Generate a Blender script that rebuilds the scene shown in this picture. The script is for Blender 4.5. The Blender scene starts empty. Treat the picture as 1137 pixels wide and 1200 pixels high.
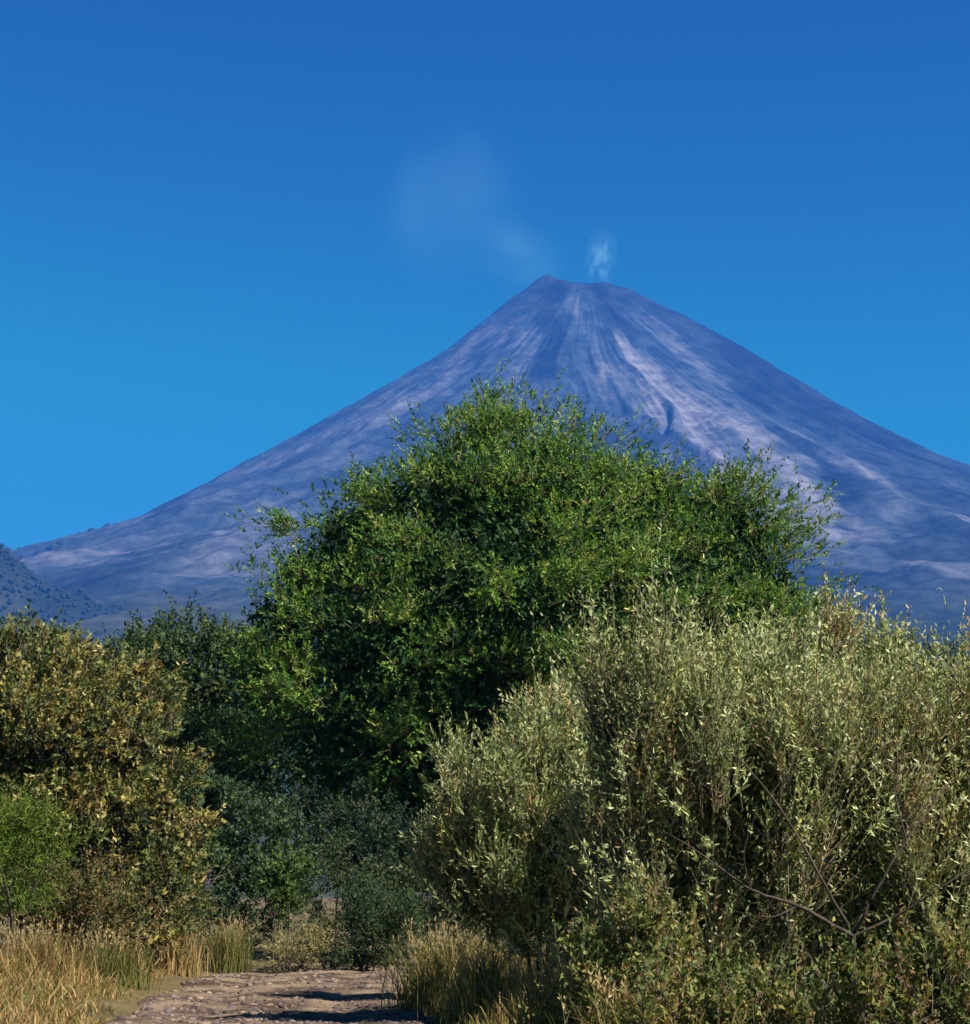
import bpy, math, random
import numpy as np
from mathutils import Vector

R = math.radians
scene = bpy.context.scene
COL = scene.collection

# ------------------------------------------------------------------ camera
PW, PH, FPX, HORIZON = 1137.0, 1200.0, 2500.0, 1050.0
PITCH = math.atan((HORIZON - PH / 2) / FPX)
CAM = np.array([0.0, 0.0, 1.6])
cd = bpy.data.cameras.new('camera')
cam = bpy.data.objects.new('camera', cd)
COL.objects.link(cam)
cam.location = CAM
cam.rotation_euler = (math.pi / 2 + PITCH, 0, 0)
cd.sensor_fit = 'VERTICAL'
cd.sensor_height = 24.0
cd.lens = FPX / PH * 24.0
cd.clip_start = 0.1
cd.clip_end = 60000
scene.camera = cam

# ------------------------------------------------------------------ sky, sun, exposure
SUN_EL, SUN_AZ = R(44), R(121)          # azimuth: clockwise from the view axis (+Y)
world = bpy.data.worlds.new('World')
scene.world = world
world.use_nodes = True
wn, wl = world.node_tree.nodes, world.node_tree.links
wn.clear()
sky = wn.new('ShaderNodeTexSky')
sky.sky_type = 'NISHITA'
sky.sun_disc = False
sky.sun_elevation = SUN_EL
sky.sun_rotation = SUN_AZ
sky.altitude = 1500
sky.air_density = 1.0
sky.dust_density = 0.0
sky.ozone_density = 4.0
sep = wn.new('ShaderNodeSeparateColor')
com = wn.new('ShaderNodeCombineColor')
bg = wn.new('ShaderNodeBackground')
bg.inputs['Strength'].default_value = 0.05
wo = wn.new('ShaderNodeOutputWorld')
wl.new(sky.outputs[0], sep.inputs[0])
graded = []
for ch, (pw, mul) in enumerate([(2.4, 0.040), (3.7, 0.080), (1.1, 0.50)]):     # clear-air blue: one grade over the whole sky
    a_ = wn.new('ShaderNodeMath'); a_.operation = 'POWER'; a_.inputs[1].default_value = pw
    b_ = wn.new('ShaderNodeMath'); b_.operation = 'MULTIPLY'; b_.inputs[1].default_value = mul
    wl.new(sep.outputs[ch], a_.inputs[0]); wl.new(a_.outputs[0], b_.inputs[0])
    graded.append(b_)
lim = wn.new('ShaderNodeMath'); lim.operation = 'MULTIPLY'; lim.inputs[1].default_value = 1.05
mn = wn.new('ShaderNodeMath'); mn.operation = 'SMOOTH_MIN'; mn.inputs[2].default_value = 1.6
wl.new(graded[2].outputs[0], lim.inputs[0]); wl.new(lim.outputs[0], mn.inputs[1]); wl.new(graded[1].outputs[0], mn.inputs[0])
wl.new(graded[0].outputs[0], com.inputs[0]); wl.new(mn.outputs[0], com.inputs[1]); wl.new(graded[2].outputs[0], com.inputs[2])
wl.new(com.outputs[0], bg.inputs['Color'])
wl.new(bg.outputs[0], wo.inputs['Surface'])

sl = bpy.data.lights.new('sun', 'SUN')
sl.energy = 5.0
sl.angle = R(0.55)
sl.color = (1.0, 0.93, 0.80)
sun = bpy.data.objects.new('sun', sl)
COL.objects.link(sun)
sdir = Vector((math.sin(SUN_AZ) * math.cos(SUN_EL), math.cos(SUN_AZ) * math.cos(SUN_EL), math.sin(SUN_EL)))
sun.rotation_euler = sdir.to_track_quat('Z', 'Y').to_euler()
sun.location = (30, -30, 60)

vs = scene.view_settings
vs.view_transform = 'Standard'
vs.look = 'None'
vs.exposure = 1.15
vs.gamma = 1.0
vs.use_curve_mapping = False
scene.cycles.use_denoising = True
scene.cycles.max_bounces = 8
scene.cycles.transparent_max_bounces = 8
scene.cycles.volume_bounces = 1

# ------------------------------------------------------------------ helpers
CP, SP = math.cos(PITCH), math.sin(PITCH)
def ray(px, py):
    a, b = px - PW / 2, PH / 2 - py
    return np.array([a, FPX * CP - b * SP, FPX * SP + b * CP])
def at(px, py, depth):
    d = ray(px, py)
    return CAM + d * (depth / d[1])
def mpp(depth):
    return depth / (FPX * CP)          # metres per pixel there, about

def tag(o, label=None, cat=None, group=None, kind=None):
    if label: o['label'] = label
    if cat: o['category'] = cat
    if group: o['group'] = group
    if kind: o['kind'] = kind
    return o
def empty(name, loc):
    o = bpy.data.objects.new(name, None)
    COL.objects.link(o)
    o.location = [float(v) for v in loc]
    o.empty_display_size = 0.2
    return o

def _hash(ix, iy, iz, seed):
    h = (ix * 374761393 + iy * 668265263 + iz * 2147483647 + seed * 974711) & 0xffffffff
    h = ((h ^ (h >> 13)) * 1274126177) & 0xffffffff
    h = ((h ^ (h >> 16)) * 2246822519) & 0xffffffff
    return ((h ^ (h >> 15)) & 0xffffff) / float(0xffffff)
def vnoise(p, seed=0):
    p = np.asarray(p, dtype=np.float64)
    i = np.floor(p).astype(np.int64)
    f = p - i
    f = f * f * f * (f * (f * 6 - 15) + 10)
    out = 0
    for dx in (0, 1):
        wx = f[..., 0] if dx else 1 - f[..., 0]
        for dy in (0, 1):
            wy = f[..., 1] if dy else 1 - f[..., 1]
            for dz in (0, 1):
                wz = f[..., 2] if dz else 1 - f[..., 2]
                out = out + wx * wy * wz * _hash(i[..., 0] + dx, i[..., 1] + dy, i[..., 2] + dz, seed)
    return out * 2 - 1
def fbm(p, octv=4, seed=0, gain=0.5, ridged=False):
    p = np.asarray(p, dtype=np.float64)
    a, s, t = 1.0, 0.0, 0.0
    for k in range(octv):
        n = vnoise(p * (2.03 ** k) + 17.3 * k, seed + k)
        if ridged: n = 1 - 2 * np.abs(n)
        s = s + a * n
        t += a
        a *= gain
    return s / t

def mesh_from(name, V, faces_flat, nper, mat, parent=None, colors=None, smooth=False, world_at=None):
    """V (n,3); faces_flat: int array of loops; nper: verts per face (int)."""
    me = bpy.data.meshes.new(name)
    V = np.asarray(V, dtype=np.float32)
    if world_at is not None:
        V = V - np.asarray(world_at, dtype=np.float32)
    fl = np.asarray(faces_flat, dtype=np.int32).ravel()
    nf = len(fl) // nper
    me.vertices.add(len(V))
    me.vertices.foreach_set('co', V.ravel())
    me.loops.add(len(fl))
    me.loops.foreach_set('vertex_index', fl)
    me.polygons.add(nf)
    me.polygons.foreach_set('loop_start', np.arange(0, nf * nper, nper, dtype=np.int32))
    if smooth:
        me.polygons.foreach_set('use_smooth', np.ones(nf, dtype=bool))
    if colors is not None:
        c = np.ones((len(V), 4), dtype=np.float32)
        c[:, :3] = colors
        at_ = me.color_attributes.new('tint', 'FLOAT_COLOR', 'POINT')
        at_.data.foreach_set('color', c.ravel())
    me.materials.append(mat)
    me.update(calc_edges=True)
    me.validate()
    o = bpy.data.objects.new(name, me)
    COL.objects.link(o)
    if parent is not None:
        o.parent = parent
    elif world_at is not None:
        o.location = [float(v) for v in world_at]
    return o

# ------------------------------------------------------------------ materials
def new_mat(name):
    m = bpy.data.materials.new(name)
    m.use_nodes = True
    m.node_tree.nodes.clear()
    return m, m.node_tree.nodes, m.node_tree.links
def leaf_mat(name, transl=0.32, rough=0.55, tcol=(1.25, 1.25, 0.55), spec=0.3):
    m, n, l = new_mat(name)
    a = n.new('ShaderNodeAttribute'); a.attribute_name = 'tint'
    p = n.new('ShaderNodeBsdfPrincipled')
    p.inputs['Roughness'].default_value = rough
    p.inputs['Specular IOR Level'].default_value = spec
    l.new(a.outputs['Color'], p.inputs['Base Color'])
    t = n.new('ShaderNodeBsdfTranslucent')
    mu = n.new('ShaderNodeMix'); mu.data_type = 'RGBA'; mu.blend_type = 'MULTIPLY'
    mu.inputs[0].default_value = 1.0
    l.new(a.outputs['Color'], mu.inputs[6])
    mu.inputs[7].default_value = (*tcol, 1)
    l.new(mu.outputs[2], t.inputs['Color'])
    x = n.new('ShaderNodeMixShader'); x.inputs[0].default_value = transl
    l.new(p.outputs[0], x.inputs[1]); l.new(t.outputs[0], x.inputs[2])
    o = n.new('ShaderNodeOutputMaterial')
    l.new(x.outputs[0], o.inputs['Surface'])
    return m
def noise_mat(name, c1, c2, scale, rough=0.9, bump=0.0, bscale=None, detail=6, attr=False):
    m, n, l = new_mat(name)
    tc = n.new('ShaderNodeTexCoord')
    t = n.new('ShaderNodeTexNoise'); t.inputs['Scale'].default_value = scale; t.inputs['Detail'].default_value = detail
    l.new(tc.outputs['Object'], t.inputs['Vector'])
    r = n.new('ShaderNodeValToRGB')
    r.color_ramp.elements[0].position = 0.35; r.color_ramp.elements[0].color = (*c1, 1)
    r.color_ramp.elements[1].position = 0.65; r.color_ramp.elements[1].color = (*c2, 1)
    l.new(t.outputs['Fac'], r.inputs['Fac'])
    p = n.new('ShaderNodeBsdfPrincipled')
    p.inputs['Roughness'].default_value = rough
    p.inputs['Specular IOR Level'].default_value = 0.2
    if attr:
        a = n.new('ShaderNodeAttribute'); a.attribute_name = 'tint'
        mu = n.new('ShaderNodeMix'); mu.data_type = 'RGBA'; mu.blend_type = 'MULTIPLY'; mu.inputs[0].default_value = 1
        l.new(r.outputs[0], mu.inputs[6]); l.new(a.outputs['Color'], mu.inputs[7])
        l.new(mu.outputs[2], p.inputs['Base Color'])
    else:
        l.new(r.outputs[0], p.inputs['Base Color'])
    if bump > 0:
        t2 = n.new('ShaderNodeTexNoise'); t2.inputs['Scale'].default_value = bscale or scale * 3; t2.inputs['Detail'].default_value = 8
        l.new(tc.outputs['Object'], t2.inputs['Vector'])
        b = n.new('ShaderNodeBump'); b.inputs['Strength'].default_value = 0.6; b.inputs['Distance'].default_value = bump
        l.new(t2.outputs['Fac'], b.inputs['Height'])
        l.new(b.outputs[0], p.inputs['Normal'])
    o = n.new('ShaderNodeOutputMaterial')
    l.new(p.outputs[0], o.inputs['Surface'])
    return m

M = {}
M['leaf'] = leaf_mat('leaf_green', transl=.26, rough=.65, spec=.18)
M['leaf_dry'] = leaf_mat('leaf_dry', transl=0.25, rough=0.6, tcol=(1.2, 1.05, 0.6))
M['leaf_grey'] = leaf_mat('leaf_grey', transl=0.22, rough=0.6, tcol=(1.1, 1.15, 0.7))
M['grass'] = leaf_mat('grass_blade', transl=0.30, rough=0.6, tcol=(1.1, 1.05, 0.6))
M['bark'] = noise_mat('bark_brown', (0.05, 0.038, 0.03), (0.12, 0.095, 0.075), 9, bump=0.02)
M['bark_dark'] = noise_mat('bark_dark', (0.035, 0.026, 0.022), (0.085, 0.062, 0.05), 12, bump=0.01)
M['twig'] = noise_mat('twig_bark', (0.09, 0.07, 0.05), (0.17, 0.13, 0.095), 14)
M['stone'] = noise_mat('stone', (0.55, 0.5, 0.5), (1.0, 0.95, 0.92), 5, bump=0.01, bscale=30, attr=True)
M['far_leaf'] = leaf_mat('far_leaf', transl=0.1, rough=0.8)

# ------------------------------------------------------------------ ground and road
ROAD_W = 4.5
RY = np.array([-60, 0, 15, 27, 36, 42, 47, 52, 58, 66, 76, 90.0])
RX = np.array([5.2, -0.25, -1.55, -2.62, -3.35, -3.65, -3.4, -2.4, -0.2, 4.0, 10.5, 20.0])
def road_x(y):
    y = np.asarray(y, dtype=float)
    s = 0
    for d in (-3, -1.5, 0, 1.5, 3):
        s = s + np.interp(y + d, RY, RX)
    return s / 5
def relief(x, y):
    p = np.stack([x * 0.09, y * 0.09, np.zeros_like(x)], -1)
    near = np.exp(-(np.hypot(x, y) / 220.0) ** 2)
    z = 0.10 * fbm(p, 3, 5) * near
    big = np.stack([x * 0.0015, y * 0.0015, np.zeros_like(x)], -1)
    far = np.clip((np.hypot(x, y) - 150) / 1500.0, 0, 1)
    return z + far * 14 * fbm(big, 4, 9)
def ground_z(x, y):
    x = np.asarray(x, dtype=float); y = np.asarray(y, dtype=float)
    z = relief(x, y)
    d = np.abs(x - road_x(y))
    on = (y < 88) & (y > -58)
    k = np.clip((d - ROAD_W / 2 + 0.1) / 0.7, 0, 1)
    verge = 0.16 * np.exp(-((d - 3.6) / 1.2) ** 2)
    z2 = (z - 0.10) * (1 - k) + (z + verge) * k
    k2 = np.clip((88 - y) / 8, 0, 1)
    return np.where(on, z2 * k2 + z * (1 - k2), z)

def grid_mesh(name, xs, ys, zf, mat, colorf=None, smooth=True, skip=None):
    X, Y = np.meshgrid(xs, ys)
    Z = zf(X, Y)
    V = np.stack([X, Y, Z], -1).reshape(-1, 3)
    nx, ny = len(xs), len(ys)
    i = (np.arange(ny - 1)[:, None] * nx + np.arange(nx - 1)[None, :]).ravel()
    F = np.stack([i, i + 1, i + nx + 1, i + nx], -1)
    return mesh_from(name, V, F, 4, mat, smooth=smooth, colors=None if colorf is None else colorf(V))

def ground_material():
    m, n, l = new_mat('ground_dirt')
    tc = n.new('ShaderNodeTexCoord')
    def nz(s, d=6):
        t = n.new('ShaderNodeTexNoise'); t.inputs['Scale'].default_value = s; t.inputs['Detail'].default_value = d
        l.new(tc.outputs['Object'], t.inputs['Vector']); return t
    a = nz(0.35); r = n.new('ShaderNodeValToRGB')
    e = r.color_ramp.elements
    e[0].position, e[0].color = 0.3, (0.06, 0.055, 0.028, 1)
    e[1].position, e[1].color = 0.7, (0.20, 0.14, 0.075, 1)
    x = e.new(0.5); x.color = (0.12, 0.095, 0.045, 1)
    l.new(a.outputs['Fac'], r.inputs['Fac'])
    p = n.new('ShaderNodeBsdfPrincipled'); p.inputs['Roughness'].default_value = 0.95; p.inputs['Specular IOR Level'].default_value = 0.1
    l.new(r.outputs[0], p.inputs['Base Color'])
    b = n.new('ShaderNodeBump'); b.inputs['Distance'].default_value = 0.05
    t2 = nz(14); l.new(t2.outputs['Fac'], b.inputs['Height']); l.new(b.outputs[0], p.inputs['Normal'])
    o = n.new('ShaderNodeOutputMaterial'); l.new(p.outputs[0], o.inputs['Surface'])
    return m
def stretch(a, n, p):
    t = np.linspace(-1, 1, n)
    return np.sign(t) * (np.abs(t) ** p) * a
gx = stretch(16000, 181, 4.2)
gy = np.concatenate([np.linspace(-140, -12, 22)[:-1], np.linspace(-12, 100, 120)[:-1], 100 + 16400 * np.linspace(0, 1, 70) ** 2.6])
g = grid_mesh('ground', gx, gy, ground_z, ground_material())
tag(g, 'dry scrubland ground under the plants', 'ground', kind='structure')

def road_material():
    m, n, l = new_mat('road_dirt')
    tc = n.new('ShaderNodeTexCoord')
    def nz(s, d=7):
        t = n.new('ShaderNodeTexNoise'); t.inputs['Scale'].default_value = s; t.inputs['Detail'].default_value = d
        l.new(tc.outputs['Object'], t.inputs['Vector']); return t
    a = nz(1.1); r = n.new('ShaderNodeValToRGB')
    e = r.color_ramp.elements
    e[0].position, e[0].color = 0.40, (0.062, 0.044, 0.032, 1)
    e[1].position, e[1].color = 0.62, (0.225, 0.165, 0.112, 1)
    l.new(a.outputs['Fac'], r.inputs['Fac'])
    p = n.new('ShaderNodeBsdfPrincipled'); p.inputs['Roughness'].default_value = 0.95; p.inputs['Specular IOR Level'].default_value = 0.1
    l.new(r.outputs[0], p.inputs['Base Color'])
    b = n.new('ShaderNodeBump'); b.inputs['Distance'].default_value = 0.04
    t2 = nz(22); l.new(t2.outputs['Fac'], b.inputs['Height']); l.new(b.outputs[0], p.inputs['Normal'])
    o = n.new('ShaderNodeOutputMaterial'); l.new(p.outputs[0], o.inputs['Surface'])
    return m
ry = np.concatenate([np.linspace(-55, 18, 60)[:-1], np.linspace(18, 62, 380)[:-1], np.linspace(62, 84, 40)])
ru = np.linspace(-1, 1, 49)
def road_z(x, y, u):
    p = np.stack([x * 1.3, y * 1.3, 0 * x], -1)
    p2 = np.stack([x * 0.35, y * 0.5, 0 * x + 4], -1)
    edge = np.clip((1 - np.abs(u)) / 0.12, 0, 1)
    rut = -0.035 * (np.exp(-((np.abs(u) - 0.42) / 0.12) ** 2))
    return relief(x, y) + edge * (0.02 + 0.045 * fbm(p, 4, 31) + 0.05 * fbm(p2, 2, 37) + rut) - (1 - edge) * 0.115
U, YY = np.meshgrid(ru, ry)
XX = road_x(YY) + U * (ROAD_W / 2 + 0.18 * vnoise(np.stack([U * 0, YY * 0.5, np.sign(U) * 5], -1), 3))
ZZ = road_z(XX, YY, U)
i = (np.arange(len(ry) - 1)[:, None] * len(ru) + np.arange(len(ru) - 1)[None, :]).ravel()
road = mesh_from('road', np.stack([XX, YY, ZZ], -1).reshape(-1, 3), np.stack([i, i + 1, i + len(ru) + 1, i + len(ru)], -1), 4, road_material(), smooth=True)
tag(road, 'stony dirt road bending out of sight under the trees', 'road', kind='structure')

# loose cobbles bedded in the road
def stone_geo(rng):
    t = (1 + 5 ** .5) / 2
    v = np.array([(-1, t, 0), (1, t, 0), (-1, -t, 0), (1, -t, 0), (0, -1, t), (0, 1, t), (0, -1, -t), (0, 1, -t), (t, 0, -1), (t, 0, 1), (-t, 0, -1), (-t, 0, 1)], float)
    v /= np.linalg.norm(v[0])
    v *= 1 + rng.uniform(-0.22, 0.22, (12, 1))
    f = np.array([(0, 11, 5), (0, 5, 1), (0, 1, 7), (0, 7, 10), (0, 10, 11), (1, 5, 9), (5, 11, 4), (11, 10, 2), (10, 7, 6), (7, 1, 8), (3, 9, 4), (3, 4, 2), (3, 2, 6), (3, 6, 8), (3, 8, 9), (4, 9, 5), (2, 4, 11), (6, 2, 10), (8, 6, 7), (9, 8, 1)])
    return v, f
rng = np.random.default_rng(3)
STONE_C = np.array([(0.15, 0.11, 0.095), (0.20, 0.155, 0.125), (0.10, 0.08, 0.085), (0.26, 0.20, 0.15), (0.16, 0.13, 0.14)])
smeshes = []
for k in range(10):
    v, f = stone_geo(rng)
    me_o = mesh_from('stone', v, f, 3, M['stone'], colors=np.tile(STONE_C[k % 5], (12, 1)))
    smeshes.append(me_o.data)
    bpy.data.objects.remove(me_o)
def stone_spots(n, y0, y1, rng):
    y = y0 + (y1 - y0) * rng.random(n)
    u = rng.uniform(-0.93, 0.93, n)
    x = road_x(y) + u * ROAD_W / 2
    return x, y, road_z(x, y, u)
x, y, z = stone_spots(300, 24.5, 34, rng)
for k in range(300):
    o = bpy.data.objects.new('stone', smeshes[k % 10])
    COL.objects.link(o)
    s = 0.025 + 0.055 * rng.random() ** 2.2
    o.parent = road
    o.location = (x[k], y[k], z[k] - s * 0.12)
    o.rotation_euler = (rng.uniform(-.3, .3), rng.uniform(-.3, .3), rng.uniform(0, 6.28))
    o.scale = (s * rng.uniform(1, 1.7), s, s * rng.uniform(.5, .85))
n = 3800
x, y, z = stone_spots(n, 14, 60, rng)
VV, FF, CC = [], [], []
for k in range(n):
    v, f = stone_geo(rng)
    s = 0.018 + 0.05 * rng.random() ** 2.5
    a = rng.uniform(0, 6.28)
    v = v * np.array([s * rng.uniform(1, 1.7), s, s * .65])
    v = np.stack([v[:, 0] * math.cos(a) - v[:, 1] * math.sin(a), v[:, 0] * math.sin(a) + v[:, 1] * math.cos(a), v[:, 2]], -1)
    VV.append(v + np.array([x[k], y[k], z[k] - s * 0.1])); FF.append(f + 12 * k)
    CC.append(np.tile(STONE_C[rng.integers(5)] * rng.uniform(.8, 1.2), (12, 1)))
o = mesh_from('gravel', np.concatenate(VV), np.concatenate(FF), 3, M['stone'], colors=np.concatenate(CC), parent=road)
tag(o, kind='stuff')

# ------------------------------------------------------------------ volcano
VD = 9000.0
S = mpp(VD)
vc = at(684, 330, VD)
VX, VYc, VH = vc[0], VD, vc[2]
prof_r = np.array([[0, 2], [24, 5], [45, 10], [56, 11], [80, 25], [150, 66], [220, 112], [280, 156], [350, 199], [420, 242], [457, 262], [600, 335], [800, 410], [1100, 500], [1500, 600], [2000, 695], [2500, 765]], float)
prof_l = np.array([[0, 3], [26, -1], [44, -8], [58, 0], [84, 22], [164, 92], [244, 146], [334, 204], [404, 252], [484, 308], [534, 338], [574, 350], [654, 362], [700, 364], [900, 385], [1300, 455], [1800, 605], [2500, 765]], float)
prof_f = np.array([[0, 2], [30, 10], [60, 34], [120, 82], [200, 140], [300, 205], [420, 275], [560, 345], [760, 430], [1000, 520], [1300, 610], [1700, 690], [2100, 745], [2500, 775]], float)
def drop(off, th):
    # th: 0 = +X (right), pi/2 = away, pi = left, -pi/2 = towards the viewer
    dr = np.interp(off, prof_r[:, 0], prof_r[:, 1])
    dl = np.interp(off, prof_l[:, 0], prof_l[:, 1])
    df = np.interp(off, prof_f[:, 0], prof_f[:, 1])
    c = np.cos(th)
    ex = np.where(np.sin(th) < 0, 1.6 + off / 60.0, 1.6)
    wr = np.clip(c, 0, 1) ** ex; wl_ = np.clip(-c, 0, 1) ** ex
    wf = 1 - wr - wl_
    return wr * dr + wl_ * dl + wf * df
def X_(r, c):
    return r * c
def volcano_h(r, th):
    off = r / S
    h = VH - drop(off, th) * S
    cx, sx = np.cos(th), np.sin(th)
    warp = 0.13 * fbm(np.stack([cx * 2 + r * .0012, sx * 2, r * 0.0016], -1), 3, 71)
    tw = th + warp * np.clip(r / 1800, 0, 1)
    c2, s2 = np.cos(tw), np.sin(tw)
    q = np.stack([c2 * 3.2, s2 * 3.2, r * 0.00035], -1)
    rid = fbm(q, 3, 51, 0.5, True)
    q2 = np.stack([c2 * 10, s2 * 10, r * 0.0007], -1)
    rid2 = fbm(q2, 3, 61, 0.55, True)
    front = 0.35 + 0.65 * np.clip(1.15 - np.abs(c2), 0, 1)
    A = np.clip((r - 60) / 1700, 0, 1) * 85 * front
    h = h + A * (rid - 0.15) + np.clip((r - 120) / 1300, 0, 1) * 46 * rid2 * front
    q3 = np.stack([c2 * 34, s2 * 34, r * 0.0012], -1)
    h = h + np.clip((r - 250) / 1500, 0, 1) * 9 * np.clip(.5 + 1.5 * fbm(np.stack([X_(r, cx), X_(r, sx), 0 * r], -1) * .0011, 2, 69), 0, 1) * fbm(q3, 3, 67, .55, True) * front
    rough = fbm(np.stack([cx * r * .012, sx * r * .012, 0 * r], -1), 4, 81)
    h = h + rough * (5 + 10 * np.clip(r / 2500, 0, 1) + 9 * np.exp(-(r / 330) ** 2))
    # crater rim, notched on the side where the vent smokes
    h = h - 30 * np.exp(-(r / 70) ** 2)
    return h, rid, rid2
def hit_cone(px, py):
    d = ray(px, py)
    ts = np.linspace(3500, 10500, 1400) / d[1]
    P = CAM[None] + d[None] * ts[:, None]
    r = np.hypot(P[:, 0] - VX, P[:, 1] - VYc); th = np.arctan2(P[:, 1] - VYc, P[:, 0] - VX)
    hh = VH - drop(r / S, th) * S
    k = np.argmax(P[:, 2] < hh)
    return r[k], th[k]
nth, nr = 900, 260
th = np.concatenate([np.linspace(-math.pi, 0, 720, endpoint=False), np.linspace(0, math.pi, 180, endpoint=False)])   # finer on the side of the road
rr = 2500 * S * np.linspace(0.0008, 1, nr) ** 1.7
TH, RR = np.meshgrid(th, rr)
H, RID, RID2 = volcano_h(RR, TH)
X = VX + RR * np.cos(TH); Y = VYc + RR * np.sin(TH)
# ash and bare-rock colouring: streaks down from the summit, one a painted shaded facet
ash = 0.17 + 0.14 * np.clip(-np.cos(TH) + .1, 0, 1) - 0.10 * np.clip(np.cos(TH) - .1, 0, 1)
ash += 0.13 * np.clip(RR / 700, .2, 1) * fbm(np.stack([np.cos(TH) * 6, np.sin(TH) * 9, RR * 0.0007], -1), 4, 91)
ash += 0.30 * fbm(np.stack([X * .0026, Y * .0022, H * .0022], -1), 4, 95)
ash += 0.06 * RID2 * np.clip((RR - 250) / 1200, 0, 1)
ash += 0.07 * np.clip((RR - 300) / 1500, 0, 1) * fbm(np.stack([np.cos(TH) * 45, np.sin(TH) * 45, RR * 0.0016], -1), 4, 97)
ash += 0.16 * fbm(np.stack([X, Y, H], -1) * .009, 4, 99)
streaks = [
    ([(672, 350), (690, 392), (705, 432), (716, 470), (722, 500)], 12, 0.20),
    ([(725, 400), (750, 438), (779, 509), (785, 545)], 13, 0.45),
    ([(735, 415), (763, 444), (802, 483), (834, 535), (846, 570)], 17, 0.60),
    ([(770, 445), (815, 487), (850, 520), (890, 570), (920, 620)], 85, 0.42),
    ([(760, 430), (789, 464), (854, 509), (912, 555), (944, 587), (986, 616)], 15, 0.55),
    ([(780, 395), (854, 464), (951, 529), (1048, 593), (1137, 632)], 26, 0.30),
    ([(1000, 555), (1018, 590), (1035, 640)], 40, 0.26),
    ([(900, 590), (938, 618), (1022, 665), (1137, 690)], 45, 0.34),
    ([(560, 392), (545, 415), (525, 445)], 22, 0.28),
    ([(628, 395), (618, 420), (600, 455)], 34, 0.28),
    ([(600, 380), (590, 400), (570, 430)], 10, 0.24),
    ([(480, 470), (440, 510), (400, 550)], 60, 0.22),
    ([(330, 590), (300, 640), (285, 690)], 70, 0.30),
    ([(250, 640), (180, 665), (120, 670), (60, 668)], 90, 0.34),
    ([(760, 375), (800, 410), (850, 450)], 22, 0.14),
    ([(650, 345), (648, 400), (640, 450)], 26, -0.26),  # shaded facet left of the ridge, its darkness put into the colour
    ([(700, 340), (740, 420), (745, 440)], 14, -0.18),
    ([(870, 470), (920, 520), (985, 570), (1010, 630)], 34, -0.26),
]
for pts, w, a in streaks:
    q = [hit_cone(*p) for p in pts]
    rs = np.array([v[0] for v in q]); ts = np.unwrap(np.array([v[1] for v in q]))
    k = np.argsort(rs); rs, ts = rs[k], ts[k]
    ws = w * S * 0.62
    tt = np.interp(RR, rs, ts)
    d = (TH - tt + math.pi) % (2 * math.pi) - math.pi
    d = d * RR + (0.7 * ws + 18) * fbm(np.stack([RR * .006, TH * 40, 0 * RR], -1), 5, 7, .65)
    m = np.exp(-np.abs(d / ws) ** 5)
    span = rs[-1] - rs[0]
    m *= np.clip((RR - rs[0]) / (0.12 * span) + 1, 0, 1) * np.clip((rs[-1] - RR) / (0.25 * span) + 1, 0, 1)
    ash += a * m
ash = np.clip(ash, 0, 1)[..., None]
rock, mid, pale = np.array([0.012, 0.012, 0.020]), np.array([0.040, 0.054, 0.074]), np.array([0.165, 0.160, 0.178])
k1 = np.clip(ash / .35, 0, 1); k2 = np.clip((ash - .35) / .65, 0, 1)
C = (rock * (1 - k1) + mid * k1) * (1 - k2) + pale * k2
# scrub and forest below the tree line
tl = 820 + 160 * fbm(np.stack([X * .0012, Y * .0012, 0 * X], -1), 4, 101)
fr = np.clip((tl - H) / 160, 0, 1)[..., None]
patch = np.clip(0.75 + 0.9 * fbm(np.stack([X * .003, Y * .003, 0 * X], -1), 4, 103), 0, 1)[..., None]
fcol = np.array([0.025, 0.034, 0.022]) * patch + np.array([0.09, 0.085, 0.06]) * (1 - patch)
C = C * (1 - fr) + fcol * fr
V = np.stack([X, Y, H], -1).reshape(-1, 3)
j = np.arange(nth); jn = (j + 1) % nth
F = np.stack([np.add.outer(np.arange(nr - 1) * nth, j), np.add.outer(np.arange(nr - 1) * nth, jn),
              np.add.outer(np.arange(1, nr) * nth, jn), np.add.outer(np.arange(1, nr) * nth, j)], -1).reshape(-1, 4)
M['volcano'] = noise_mat('volcano_rock', (0.60, 0.62, 0.66), (1.38, 1.34, 1.30), 0.016, rough=1.0, bump=16, bscale=0.035, attr=True, detail=10)
for _n in M['volcano'].node_tree.nodes:
    if _n.type == 'BSDF_PRINCIPLED': _n.inputs['Specular IOR Level'].default_value = 0.0
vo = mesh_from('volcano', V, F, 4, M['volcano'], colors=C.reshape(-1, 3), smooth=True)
tag(vo, 'bare grey volcano cone with pale ash streaks behind the big tree', 'volcano', kind='structure')

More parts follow.
